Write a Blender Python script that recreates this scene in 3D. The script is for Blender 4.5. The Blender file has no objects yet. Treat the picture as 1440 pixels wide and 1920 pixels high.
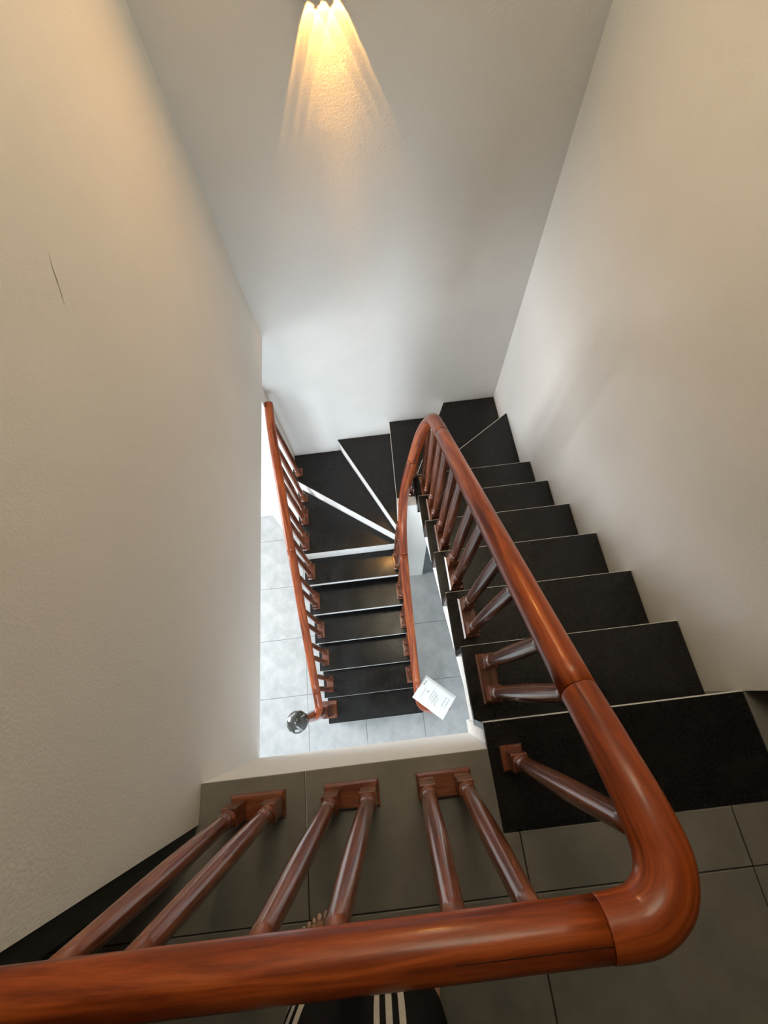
import bpy, bmesh, math, random
from mathutils import Vector, Matrix
random.seed(7)
D = bpy.data
COL = bpy.context.scene.collection
SC = bpy.context.scene

# ------------------------------------------------------------------ camera
R_ = 0.18                       # rise of one step
L = 19 * R_                     # level of the upper landing
cam_d = D.cameras.new('camera'); cam = D.objects.new('camera', cam_d); COL.objects.link(cam)
cam_d.sensor_fit = 'HORIZONTAL'; cam_d.sensor_width = 36.0
cam_d.lens = 36.0 * 787.352 / 1440.0
cam_d.clip_start = 0.02
th, ro, ya = math.radians(66.66555), math.radians(-6.53546), math.radians(0.36347)
fw = Vector((math.sin(ya)*math.cos(th), math.cos(ya)*math.cos(th), -math.sin(th)))
rt = Vector((math.cos(ya), -math.sin(ya), 0)); up = rt.cross(fw)
RX = rt*math.cos(ro) + up*math.sin(ro); UX = -rt*math.sin(ro) + up*math.cos(ro)
M = Matrix((RX, UX, -fw)).transposed().to_4x4(); M.translation = Vector((0, 0, 4.874))
cam.matrix_world = M
SC.camera = cam

# ------------------------------------------------------------------ world, lights, exposure
w = D.worlds.new('World'); SC.world = w; w.use_nodes = True
w.node_tree.nodes['Background'].inputs[0].default_value = (0.75, 0.86, 1.0, 1)
w.node_tree.nodes['Background'].inputs[1].default_value = 1.0

def area(name, loc, look, sx, sy, power, col):
    l = D.lights.new(name, 'AREA'); l.shape = 'RECTANGLE'; l.size = sx; l.size_y = sy
    l.energy = power; l.color = col
    o = D.objects.new(name, l); COL.objects.link(o); o.location = loc
    o.rotation_euler = Vector(look).to_track_quat('-Z', 'Z').to_euler()
    return o
area('daylight_from_side_window', (-3.52, 1.0, 1.75), (1, 0, -0.08), 1.7, 1.5, 138, (0.96, 0.97, 0.98))
area('daylight_from_front_door', (-1.0, -4.35, 1.35), (0, 1, 0.0), 2.3, 2.3, 200, (0.78, 0.91, 1.0))

cl = D.lights.new('added_ceiling_fill', 'AREA'); cl.shape = 'DISK'; cl.size = 0.9; cl.energy = 15; cl.color = (1.0, 0.88, 0.65)  # unseen disc added as soft general fill for the stairwell
clo = D.objects.new('added_ceiling_fill', cl); COL.objects.link(clo); clo.location = (0.25, 1.25, L+3.3-0.06)

SC.view_settings.view_transform = 'Standard'
SC.view_settings.look = 'None'
SC.view_settings.gamma = 1.0
SC.view_settings.use_curve_mapping = False
SC.view_settings.exposure = 0.0

# ------------------------------------------------------------------ material helpers
def new_mat(name, rough=0.6, spec=0.5):
    m = D.materials.new(name); m.use_nodes = True
    nt = m.node_tree; b = nt.nodes['Principled BSDF']
    b.inputs['Roughness'].default_value = rough
    b.inputs['Specular IOR Level'].default_value = spec
    return m, nt, b
def N(nt, t, **kw):
    n = nt.nodes.new(t)
    for k, v in kw.items():
        if k in n.inputs: n.inputs[k].default_value = v
        else: setattr(n, k, v)
    return n
def ramp(nt, fac, stops):
    r = nt.nodes.new('ShaderNodeValToRGB')
    while len(r.color_ramp.elements) < len(stops): r.color_ramp.elements.new(0.5)
    for e, (p, c) in zip(r.color_ramp.elements, stops):
        e.position = p; e.color = (*c, 1)
    nt.links.new(fac, r.inputs[0]); return r
def bump(nt, b, h, strength, dist=0.002):
    n = N(nt, 'ShaderNodeBump', Strength=strength, Distance=dist)
    nt.links.new(h, n.inputs['Height']); nt.links.new(n.outputs[0], b.inputs['Normal'])
    return n

def mat_plaster():
    m, nt, b = new_mat('white_plaster', 0.75, 0.3)
    tc = N(nt, 'ShaderNodeTexCoord')
    n1 = N(nt, 'ShaderNodeTexNoise', Scale=1.6, Detail=4.0)
    n2 = N(nt, 'ShaderNodeTexNoise', Scale=150.0, Detail=3.0)
    n3 = N(nt, 'ShaderNodeTexNoise', Scale=9.0, Detail=5.0)
    for n in (n1, n2, n3): nt.links.new(tc.outputs['Object'], n.inputs['Vector'])
    r = ramp(nt, n1.outputs[0], [(0.3, (0.70, 0.69, 0.67)), (0.7, (0.76, 0.75, 0.73))])
    nt.links.new(r.outputs[0], b.inputs['Base Color'])
    mx = N(nt, 'ShaderNodeMath', operation='MULTIPLY_ADD')
    nt.links.new(n3.outputs[0], mx.inputs[0]); mx.inputs[1].default_value = 2.0
    nt.links.new(n2.outputs[0], mx.inputs[2])
    bump(nt, b, mx.outputs[0], 0.6, 0.0018)
    return m
def mat_granite():
    m, nt, b = new_mat('black_granite', 0.18, 0.30)
    tc = N(nt, 'ShaderNodeTexCoord')
    n1 = N(nt, 'ShaderNodeTexNoise', Scale=260.0, Detail=2.0)
    n2 = N(nt, 'ShaderNodeTexNoise', Scale=14.0, Detail=6.0, Roughness=0.65)
    n3 = N(nt, 'ShaderNodeTexNoise', Scale=3.5, Detail=5.0)
    for n in (n1, n2, n3): nt.links.new(tc.outputs['Object'], n.inputs['Vector'])
    r = ramp(nt, n1.outputs[0], [(0.35, (0.007, 0.007, 0.0075)), (0.62, (0.011, 0.011, 0.011)), (0.75, (0.032, 0.03, 0.028))])
    d = ramp(nt, n2.outputs[0], [(0.5, (0, 0, 0)), (0.8, (1, 1, 1))])
    mx = N(nt, 'ShaderNodeMixRGB'); mx.inputs[2].default_value = (0.05, 0.045, 0.038, 1)
    f = N(nt, 'ShaderNodeMath', operation='MULTIPLY'); f.inputs[1].default_value = 0.17
    nt.links.new(d.outputs[0], f.inputs[0]); nt.links.new(f.outputs[0], mx.inputs[0])
    nt.links.new(r.outputs[0], mx.inputs[1]); nt.links.new(mx.outputs[0], b.inputs['Base Color'])
    rr = ramp(nt, n3.outputs[0], [(0.35, (0.12,)*3), (0.65, (0.27,)*3)])
    nt.links.new(rr.outputs[0], b.inputs['Roughness'])
    bump(nt, b, n2.outputs[0], 0.12, 0.002)
    return m
def mat_wood(name, dark, mid, light, rough=0.24, sx=2.2, sy=26.0):
    m, nt, b = new_mat(name, rough, 0.24)
    b.inputs['Coat Weight'].default_value = 0.14
    b.inputs['Coat Roughness'].default_value = 0.09
    uv = N(nt, 'ShaderNodeUVMap')
    oi = N(nt, 'ShaderNodeObjectInfo')
    mp = N(nt, 'ShaderNodeMapping')
    mp.inputs['Scale'].default_value = (sx, sy, 1)
    cb = N(nt, 'ShaderNodeCombineXYZ')
    sc = N(nt, 'ShaderNodeMath', operation='MULTIPLY'); sc.inputs[1].default_value = 37.0
    nt.links.new(oi.outputs['Random'], sc.inputs[0]); nt.links.new(sc.outputs[0], cb.inputs[0])
    nt.links.new(sc.outputs[0], cb.inputs[2])
    nt.links.new(uv.outputs[0], mp.inputs[0]); nt.links.new(cb.outputs[0], mp.inputs['Location'])
    n1 = N(nt, 'ShaderNodeTexNoise', Scale=1.0, Detail=7.0, Roughness=0.6, Distortion=0.9)
    nt.links.new(mp.outputs[0], n1.inputs['Vector'])
    mp2 = N(nt, 'ShaderNodeMapping'); mp2.inputs['Scale'].default_value = (sx*8, sy*9, 1)
    nt.links.new(uv.outputs[0], mp2.inputs[0]); nt.links.new(cb.outputs[0], mp2.inputs['Location'])
    n2 = N(nt, 'ShaderNodeTexNoise', Scale=1.0, Detail=3.0)
    nt.links.new(mp2.outputs[0], n2.inputs['Vector'])
    r = ramp(nt, n1.outputs[0], [(0.33, dark), (0.5, mid), (0.68, light)])
    r2 = ramp(nt, n2.outputs[0], [(0.3, (0.72,)*3), (0.6, (1.0,)*3)])
    mx = N(nt, 'ShaderNodeMixRGB', blend_type='MULTIPLY'); mx.inputs[0].default_value = 0.8
    nt.links.new(r.outputs[0], mx.inputs[1]); nt.links.new(r2.outputs[0], mx.inputs[2])
    nt.links.new(mx.outputs[0], b.inputs['Base Color'])
    bump(nt, b, n2.outputs[0], 0.12, 0.001)
    return m
def mat_noise(name, c1, c2, scale, rough, spec=0.5, bs=0.1, metallic=0.0, p=(0.35, 0.65)):
    m, nt, b = new_mat(name, rough, spec)
    b.inputs['Metallic'].default_value = metallic
    tc = N(nt, 'ShaderNodeTexCoord')
    n1 = N(nt, 'ShaderNodeTexNoise', Scale=scale, Detail=6.0, Roughness=0.6)
    nt.links.new(tc.outputs['Object'], n1.inputs['Vector'])
    r = ramp(nt, n1.outputs[0], [(p[0], c1), (p[1], c2)])
    nt.links.new(r.outputs[0], b.inputs['Base Color'])
    if bs: bump(nt, b, n1.outputs[0], bs, 0.001)
    return m
def mat_emit(name, col, strength):
    m = D.materials.new(name); m.use_nodes = True; nt = m.node_tree
    nt.nodes.remove(nt.nodes['Principled BSDF'])
    e = N(nt, 'ShaderNodeEmission', Strength=strength); e.inputs[0].default_value = (*col, 1)
    nt.links.new(e.outputs[0], nt.nodes['Material Output'].inputs[0]); return m
def mat_glass(name):
    m = D.materials.new(name); m.use_nodes = True; nt = m.node_tree
    b = nt.nodes['Principled BSDF']
    b.inputs['Base Color'].default_value = (0.9, 0.95, 0.95, 1)
    b.inputs['Roughness'].default_value = 0.02
    b.inputs['Transmission Weight'].default_value = 1.0
    b.inputs['IOR'].default_value = 1.02
    return m

PLASTER = mat_plaster()
GRANITE = mat_granite()
WOOD = mat_wood('varnished_red_wood', (0.075, 0.012, 0.005), (0.26, 0.050, 0.011), (0.45, 0.115, 0.026), 0.30)
BALWOOD = mat_wood('turned_red_wood', (0.085, 0.022, 0.012), (0.17, 0.050, 0.023), (0.26, 0.088, 0.040), 0.2, 3.0, 24.0)
BALWOOD.node_tree.nodes['Principled BSDF'].inputs['Specular IOR Level'].default_value = 0.55
BALWOOD.node_tree.nodes['Principled BSDF'].inputs['Coat Weight'].default_value = 0.35
STRIP = mat_noise('pale_edge', (0.72, 0.72, 0.71), (0.82, 0.82, 0.81), 30, 0.4, 0.5, 0)
TILE_UP = mat_noise('grey_floor_tile', (0.155, 0.148, 0.133), (0.20, 0.19, 0.172), 9, 0.42, 0.4, 0.03)
DIMWALL = mat_noise('bounce_cutting_dark', (0.09, 0.08, 0.07), (0.12, 0.11, 0.10), 5, 0.8, 0.3, 0.05)  # unseen landing walls coloured dark to cut bounce onto the rail
TILE_LOW = mat_noise('pale_floor_tile', (0.33, 0.345, 0.35), (0.44, 0.45, 0.455), 7, 0.3, 0.5, 0.02)
GROUT_UP = mat_noise('dark_grout', (0.035, 0.033, 0.03), (0.055, 0.052, 0.047), 40, 0.9, 0.2, 0)
GROUT_LOW = mat_noise('grey_grout', (0.16, 0.16, 0.15), (0.22, 0.22, 0.21), 40, 0.9, 0.2, 0)
ALU = mat_noise('grey_aluminium', (0.10, 0.12, 0.13), (0.13, 0.15, 0.16), 5, 0.4, 0.5, 0, 0.4)
JAMB = mat_noise('black_green_stone', (0.010, 0.013, 0.011), (0.022, 0.027, 0.024), 60, 0.35, 0.5, 0.03)
LAMPBODY = mat_noise('black_lamp_metal', (0.02, 0.02, 0.02), (0.03, 0.03, 0.03), 30, 0.4, 0.5, 0, 0.5)
PAPER = mat_noise('white_paper', (0.80, 0.81, 0.82), (0.86, 0.87, 0.88), 6, 0.7, 0.3, 0.03)
INK = mat_noise('grey_print', (0.10, 0.12, 0.13), (0.22, 0.24, 0.25), 90, 0.8, 0.1, 0)
INKG = mat_noise('green_print', (0.10, 0.22, 0.16), (0.16, 0.30, 0.22), 90, 0.8, 0.1, 0)
SKIN = mat_noise('skin', (0.36, 0.20, 0.13), (0.44, 0.26, 0.17), 12, 0.55, 0.4, 0.05)
NAIL = mat_noise('toe_nail', (0.50, 0.33, 0.26), (0.56, 0.38, 0.30), 20, 0.35, 0.5, 0)
CLOTH = mat_noise('black_cloth', (0.006, 0.006, 0.007), (0.011, 0.011, 0.012), 160, 0.9, 0.15, 0.2)
STRIPE = mat_noise('white_cloth_stripe', (0.55, 0.53, 0.48), (0.64, 0.62, 0.57), 160, 0.9, 0.15, 0.1)
SHIRT = mat_noise('grey_shirt_cloth', (0.05, 0.052, 0.056), (0.07, 0.072, 0.076), 160, 0.9, 0.15, 0.2)
HAIR = mat_noise('black_hair', (0.008, 0.007, 0.006), (0.018, 0.015, 0.013), 120, 0.5, 0.4, 0.3)
EYE = mat_noise('eye_white', (0.6, 0.6, 0.58), (0.66, 0.66, 0.64), 20, 0.25, 0.5, 0)
LIPS = mat_noise('lips', (0.30, 0.12, 0.10), (0.36, 0.15, 0.12), 30, 0.5, 0.4, 0)
# ball of the newel post: black stone with white streaks
def mat_ball():
    m, nt, b = new_mat('white_streaked_black_stone', 0.06, 0.6)
    tc = N(nt, 'ShaderNodeTexCoord')
    n1 = N(nt, 'ShaderNodeTexNoise', Scale=9.0, Detail=8.0, Roughness=0.65, Distortion=1.4)
    nt.links.new(tc.outputs['Object'], n1.inputs['Vector'])
    r = ramp(nt, n1.outputs[0], [(0.0, (0.018, 0.02, 0.017)), (0.53, (0.03, 0.033, 0.028)), (0.57, (0.5, 0.5, 0.47)), (0.66, (0.75, 0.75, 0.73))])
    nt.links.new(r.outputs[0], b.inputs['Base Color'])
    return m
BALL = mat_ball()

# ------------------------------------------------------------------ mesh helpers
def link(name, me, mat=None, parent=None, loc=None):
    o = D.objects.new(name, me); COL.objects.link(o)
    if mat and me and not me.materials: me.materials.append(mat)
    if parent is not None: o.parent = parent
    if loc is not None: o.location = loc
    return o
def from_bm(name, bm, mat, parent=None, smooth=False):
    me = D.meshes.new(name); bm.normal_update(); bm.to_mesh(me); bm.free()
    if smooth:
        for p in me.polygons: p.use_smooth = True
    return link(name, me, mat, parent)
def add_box(bm, a, b, bev=0.0):
    x0, y0, z0 = a; x1, y1, z1 = b
    v = [bm.verts.new(p) for p in ((x0,y0,z0),(x1,y0,z0),(x1,y1,z0),(x0,y1,z0),(x0,y0,z1),(x1,y0,z1),(x1,y1,z1),(x0,y1,z1))]
    fs = [bm.faces.new([v[i] for i in q]) for q in ((0,3,2,1),(4,5,6,7),(0,1,5,4),(1,2,6,5),(2,3,7,6),(3,0,4,7))]
    if bev:
        es = list({e for f in fs for e in f.edges})
        bmesh.ops.bevel(bm, geom=es, offset=bev, segments=2, profile=0.6, affect='EDGES')
def box(name, a, b, mat, parent=None, bev=0.0):
    bm = bmesh.new(); add_box(bm, a, b, bev); return from_bm(name, bm, mat, parent)
def add_prism(bm, poly, z0, z1, bev=0.0):
    area2 = sum(poly[i][0]*poly[(i+1) % len(poly)][1]-poly[(i+1) % len(poly)][0]*poly[i][1] for i in range(len(poly)))
    if area2 < 0: poly = poly[::-1]
    lo = [bm.verts.new((x, y, z0)) for x, y in poly]; hi = [bm.verts.new((x, y, z1)) for x, y in poly]
    n = len(poly); fs = [bm.faces.new(lo[::-1]), bm.faces.new(hi)]
    for i in range(n): fs.append(bm.faces.new((lo[i], lo[(i+1) % n], hi[(i+1) % n], hi[i])))
    if bev: bmesh.ops.bevel(bm, geom=list(fs[1].edges), offset=bev, segments=1, affect='EDGES')
def prism(name, poly, z0, z1, mat, parent=None, bev=0.0):
    bm = bmesh.new(); add_prism(bm, poly, z0, z1, bev); return from_bm(name, bm, mat, parent)
def prism_x(name, prof, x0, x1, mat, parent=None):      # profile in (y, z), extruded along x
    bm = bmesh.new()
    a2 = sum(prof[i][0]*prof[(i+1) % len(prof)][1]-prof[(i+1) % len(prof)][0]*prof[i][1] for i in range(len(prof)))
    if a2 < 0: prof = prof[::-1]
    A = [bm.verts.new((x0, y, z)) for y, z in prof]; B = [bm.verts.new((x1, y, z)) for y, z in prof]
    n = len(prof); bm.faces.new(A[::-1]); bm.faces.new(B)
    for i in range(n): bm.faces.new((A[i], A[(i+1) % n], B[(i+1) % n], B[i]))
    return from_bm(name, bm, mat, parent)
def wallseg(name, p, q, z0, z1, thick, mat, parent=None, side=1):
    # vertical slab along p->q in plan; thickness to the left of the direction when side = 1
    p = Vector(p); q = Vector(q); d = (q-p).normalized(); n = Vector((-d.y, d.x))*thick*side
    return prism(name, [tuple(p), tuple(q), tuple(q+n), tuple(p+n)], z0, z1, mat, parent)
def set_uv_cyl(bm, fn):
    uv = bm.loops.layers.uv.verify()
    for f in bm.faces:
        for l in f.loops: l[uv].uv = fn(l.vert.co, f)
def lathe(prof, seg=20, square_to=None):
    """mesh turned about z: prof = [(r, z)], with a square foot given as (half, z0, z1)"""
    bm = bmesh.new(); uv = bm.loops.layers.uv.verify()
    rings = []
    for r, z in prof:
        rings.append([bm.verts.new((r*math.cos(2*math.pi*i/seg), r*math.sin(2*math.pi*i/seg), z)) for i in range(seg)])
    for k in range(len(rings)-1):
        for i in range(seg):
            f = bm.faces.new((rings[k][i], rings[k][(i+1) % seg], rings[k+1][(i+1) % seg], rings[k+1][i]))
            f.smooth = True
            us = (i, i+1, i+1, i); zs = (prof[k][1], prof[k][1], prof[k+1][1], prof[k+1][1])
            for l, a, z in zip(f.loops, us, zs): l[uv].uv = (z, a/seg*0.14)
    bm.faces.new(rings[0][::-1]); bm.faces.new(rings[-1])
    if square_to:
        h, z0, z1 = square_to
        n0 = set(bm.faces)
        add_box(bm, (-h, -h, z0), (h, h, z1), 0.002)
        for f in set(bm.faces)-n0:
            for l in f.loops: l[uv].uv = (l.vert.co.z, l.vert.co.x+l.vert.co.y)
    return bm
def catmull(pts, n=8):
    P = [Vector(p) for p in pts]; P = [2*P[0]-P[1]] + P + [2*P[-1]-P[-2]]; out = []
    for i in range(1, len(P)-2):
        p0, p1, p2, p3 = P[i-1:i+3]
        t01 = (p1-p0).length**.5; t12 = (p2-p1).length**.5; t23 = (p3-p2).length**.5
        m1 = (p1-p0)/t01-(p2-p0)/(t01+t12)+(p2-p1)/t12
        m2 = (p2-p1)/t12-(p3-p1)/(t12+t23)+(p3-p2)/t23
        m1 *= t12; m2 *= t12
        for k in range(n):
            t = k/n; a = 2*t**3-3*t**2+1; b = t**3-2*t**2+t; c = -2*t**3+3*t**2; d = t**3-t**2
            out.append(a*p1+b*m1+c*p2+d*m2)
    out.append(P[-2]); return out
def sweep(path, rw, rh=None, seg=28, radii=None):
    """round-ish section swept along a path, section kept upright; uv = (length, around)"""
    rh = rh or rw
    bm = bmesh.new(); uv = bm.loops.layers.uv.verify(); rings = []; s = [0.0]
    for i in range(1, len(path)): s.append(s[-1]+(path[i]-path[i-1]).length)
    side = None
    for i, p in enumerate(path):
        t = (path[min(i+1, len(path)-1)]-path[max(i-1, 0)]).normalized()
        if side is None:
            side = t.cross(Vector((0, 0, 1)))
            if side.length < .1: side = t.cross(Vector((0, 1, 0)))
            side.normalize()
        else:
            side = (side-t*side.dot(t)).normalized()
        u = side.cross(t).normalized()
        k = radii[i] if radii else 1.0
        rings.append([bm.verts.new(p+side*(rw*k*math.cos(2*math.pi*j/seg))+u*(rh*k*math.sin(2*math.pi*j/seg))) for j in range(seg)])
    for i in range(len(rings)-1):
        for j in range(seg):
            f = bm.faces.new((rings[i][j], rings[i][(j+1) % seg], rings[i+1][(j+1) % seg], rings[i+1][j])); f.smooth = True
            for l, (a, b) in zip(f.loops, ((i, j), (i, j+1), (i+1, j+1), (i+1, j))): l[uv].uv = (s[a], b/seg*2*math.pi*rw)
    for f in (bm.faces.new(rings[0][::-1]), bm.faces.new(rings[-1])):
        for l in f.loops: l[uv].uv = (l.vert.co.x, l.vert.co.y+l.vert.co.z)
    bmesh.ops.recalc_face_normals(bm, faces=bm.faces)
    return bm
def thing(name, label, cat, loc=(0, 0, 0), group=None):
    o = D.objects.new(name, None); COL.objects.link(o); o.location = loc
    o['label'] = label; o['category'] = cat; o.empty_display_size = 0.1
    if group: o['group'] = group
    return o
def structure(o): o['kind'] = 'structure'; return o
def root(name):
    o = D.objects.new(name, None); COL.objects.link(o); o['kind'] = 'structure'; o.empty_display_size = 0.1; return o

XL, XR, YF = -0.64, 1.037, 2.176       # left wall, right wall, far wall of the stairwell
TOP = L+3.3                            # ceiling over the stairwell
T = 0.2414                             # tread going

# ------------------------------------------------------------------ walls and shell
wl_ = structure(box('wall_left', (XL-0.15, -0.285, 2.865), (XL, YF+0.15, TOP), PLASTER))
bm = bmesh.new(); add_box(bm, (-0.775, YF, 0), (XR+0.15, YF+0.18, TOP)); add_box(bm, (-3.75, 2.24, 0), (-0.775, YF+0.18, 2.865))
structure(from_bm('wall_back', bm, PLASTER))
structure(box('wall_right', (XR, -0.112, 0), (XR+0.15, YF, TOP), PLASTER))
structure(box('wall_right_lower', (XR, -4.6, 0), (XR+0.15, -0.112, L-0.2), PLASTER))
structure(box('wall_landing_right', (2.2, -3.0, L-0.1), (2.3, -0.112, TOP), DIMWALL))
structure(box('wall_landing_end', (XR+0.15, -0.112, L-0.25), (2.3, 0.0, TOP), PLASTER))
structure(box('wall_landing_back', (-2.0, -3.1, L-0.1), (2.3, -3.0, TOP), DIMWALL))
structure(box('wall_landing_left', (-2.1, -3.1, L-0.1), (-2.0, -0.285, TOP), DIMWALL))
structure(box('wall_landing_far', (-2.1, -0.285, L-0.5), (XL-0.15, -0.14, TOP), PLASTER))
structure(box('ceiling', (-2.1, -3.1, TOP), (2.3, YF+0.2, TOP+0.12), PLASTER))
# hairline crack in the plaster
bm = bmesh.new(); pr_ = None
for y_, z_, h_ in ((0.9316, 4.3012, 0.0004), (0.9088, 4.2848, 0.0012), (0.8934, 4.2688, 0.002), (0.8888, 4.2646, 0.001), (0.8738, 4.2515, 0.0012), (0.8551, 4.2357, 0.0004)):
    r_ = [bm.verts.new((XL+0.0006, y_-h_, z_)), bm.verts.new((XL+0.0006, y_+h_, z_))]
    if pr_: bm.faces.new((pr_[0], pr_[1], r_[1], r_[0]))
    pr_ = r_
from_bm('plaster_crack', bm, mat_noise('dark_crack', (0.16, 0.13, 0.10), (0.24, 0.20, 0.16), 60, 0.9, 0.1, 0), wl_)
# column that the outer railing ends against
structure(box('wall_pier', (-1.27, 2.03, 0), (-0.776, 2.24, 2.865), PLASTER))
# landing slab with its deep edge beam, white face towards the well
bm = bmesh.new()
add_box(bm, (-2.1, -3.1, L-0.2), (2.3, -0.40, L-0.012))
add_box(bm, (-2.1, -0.46, L-0.54), (0.245, -0.184, L-0.0125))
add_box(bm, (0.245, -0.46, L-0.54), (XR, -0.135, L-0.032))
add_box(bm, (XR, -0.40, L-0.2), (2.3, -0.112, L-0.0125))
structure(from_bm('trim_slab_edge', bm, PLASTER))
# lower room ceiling, left of the well
structure(box('ceiling_lower', (-3.75, -0.184, 2.865), (XL-0.15, 2.36, 2.98), PLASTER))
structure(box('ceiling_lower_front', (-3.75, -4.6, L-0.32), (XR+0.15, -0.46, L-0.2), PLASTER))

# lower room side wall with a window, front wall with a wide door opening
bm = bmesh.new()
add_box(bm, (-3.75, -4.6, 0), (-3.6, 0.1, 2.98)); add_box(bm, (-3.75, 1.9, 0), (-3.6, 2.24, 2.98))
add_box(bm, (-3.75, 0.1, 0), (-3.6, 1.9, 0.95)); add_box(bm, (-3.75, 0.1, 2.55), (-3.6, 1.9, 2.98))
structure(from_bm('wall_left_lower', bm, PLASTER))
bm = bmesh.new()
add_box(bm, (-3.75, -4.6, 0), (-2.2, -4.45, 3.1)); add_box(bm, (0.2, -4.6, 0), (XR, -4.45, 3.1)); add_box(bm, (-2.2, -4.6, 2.55), (0.2, -4.45, 3.1))
structure(from_bm('wall_front_lower', bm, PLASTER))
win = root('window_1'); win.location = (-3.66, 1.0, 0.95)
for i, (a, b) in enumerate((((-0.04, -0.9, 0), (0.04, 0.9, 0.06)), ((-0.04, -0.9, 1.54), (0.04, 0.9, 1.6)), ((-0.04, -0.9, 0.06), (0.04, -0.84, 1.54)), ((-0.04, 0.84, 0.06), (0.04, 0.9, 1.54)), ((-0.03, -0.03, 0.06), (0.03, 0.03, 1.54)))):
    box('window_frame', a, b, ALU, win)
GLASS = mat_glass('clear_glass')
for y0, y1 in ((-0.84, -0.03), (0.03, 0.84)): box('pane', (-0.004, y0, 0.06), (0.004, y1, 1.54), GLASS, win)

# ------------------------------------------------------------------ floors with tiles
def tile(parent, poly, ztop, th, mat, cache={}):
    c = Vector((sum(p[0] for p in poly)/len(poly), sum(p[1] for p in poly)/len(poly)))
    rel = tuple((round(p[0]-c.x, 4), round(p[1]-c.y, 4)) for p in poly)
    k = (rel, th, mat.name)
    if k not in cache:
        bm = bmesh.new(); add_prism(bm, list(rel), -th, 0, 0.0012)
        me = D.meshes.new('tile'); bm.normal_update(); bm.to_mesh(me); bm.free(); me.materials.append(mat); cache[k] = me
    o = D.objects.new('tile', cache[k]); COL.objects.link(o); o.parent = parent; o.location = (c.x, c.y, ztop+random.uniform(-.0004, .0004)); return o
floor_low = structure(box('floor_lower', (-3.75, -4.6, -0.12), (XR, 2.36, -0.008), GROUT_LOW))
G = 0.0016
xs = [-1.036+0.6*k for k in range(-5, 5)]; ys = [0.09+0.6*k for k in range(-8, 5)]
for i in range(len(xs)-1):
    for j in range(len(ys)-1):
        x0, x1 = max(xs[i], -3.6), min(xs[i+1], XR); y0, y1 = max(ys[j], -4.45), min(ys[j+1], 2.24)
        if x1-x0 < .05 or y1-y0 < .03: continue
        tile(floor_low, [(x0+G, y0+G), (x1-G, y0+G), (x1-G, y1-G), (x0+G, y1-G)], 0, 0.009, TILE_LOW)
floor_up = structure(box('floor_upper', (-2.0, -3.0, L-0.0124), (2.2, -0.40, L-0.008), GROUT_UP))
xs = [-0.326+0.6*k for k in range(-3, 6)]; ys = [-0.531-0.6*k for k in range(0, 6)]
G = 0.0018
for i in range(len(xs)-1):
    x0, x1 = max(xs[i], -2.0), min(xs[i+1], 2.2)
    if x1-x0 < .03: continue
    for j in range(len(ys)-1):
        y1, y0 = ys[j], max(ys[j+1], -3.0)
        if y1-y0 < .03: continue
        tile(floor_up, [(x0+G, y0+G), (x1-G, y0+G), (x1-G, y1-G), (x0+G, y1-G)], L, 0.009, TILE_UP)
# front row, cut around the wall end and the black threshold
yA = -0.531
def q4(x0, x1, y0, y1): tile(floor_up, [(x0+G, y0+G), (x1-G, y0+G), (x1-G, y1-G), (x0+G, y1-G)], L, 0.009, TILE_UP)
q4(-1.526, -0.926, yA, -0.287); q4(-2.0, -1.526, yA, -0.287)
tile(floor_up, [(-0.926+G, yA+G), (-0.326-G, yA+G), (-0.326-G, -0.184), (XL+0.001, -0.184), (XL+0.001, -0.287), (-0.926+G, -0.287)], L, 0.009, TILE_UP)
tile(floor_up, [(-0.326+G, yA+G), (0.274-G, yA+G), (0.274-G, -0.394), (0.2275, -0.394), (0.2275, -0.184), (-0.326+G, -0.184)], L, 0.009, TILE_UP)
q4(0.274, 0.874, yA, -0.392)
tile(floor_up, [(0.874+G, yA+G), (1.474-G, yA+G), (1.474-G, -0.114), (1.036, -0.114), (1.036, -0.394), (0.874+G, -0.394)], L, 0.009, TILE_UP)
q4(1.474, 2.074, yA, -0.112)

# black stone jamb at the end of the left wall
dj = root('door_1')
box('door_jamb', (-0.80, -0.335, L), (-0.648, -0.286, L+2.25), JAMB, dj, 0.003)

# grey aluminium door in the wall under the stairs
structure(box('wall_under_stairs', (0.112, 1.245, 0), (0.372, 1.315, 2.05), PLASTER))
d2 = root('door_2')
box('door_frame', (0.374, 1.25, 0), (0.41, 1.31, 1.96), ALU, d2, 0.002)
box('door_frame', (0.998, 1.25, 0), (1.034, 1.31, 1.96), ALU, d2, 0.002)
box('door_frame', (0.412, 1.25, 1.92), (0.996, 1.31, 1.96), ALU, d2, 0.002)
dl = box('door_leaf', (0.413, 1.265, 0.008), (0.995, 1.30, 1.915), ALU, d2, 0.002)
for z0, z1 in ((0.12, 0.9), (1.0, 1.8)): box('door_panel', (0.49, 1.256, z0), (0.92, 1.264, z1), ALU, dl, 0.002)
bm = lathe([(0.009, 0), (0.009, 0.05), (0.012, 0.055), (0.012, 0.06)], 12); bmesh.ops.rotate(bm, verts=bm.verts, matrix=Matrix.Rotation(math.pi/2, 3, 'X'))
bmesh.ops.translate(bm, verts=bm.verts, vec=(0.45, 1.262, 0.98)); from_bm('door_handle', bm, LAMPBODY, dl)

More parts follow.
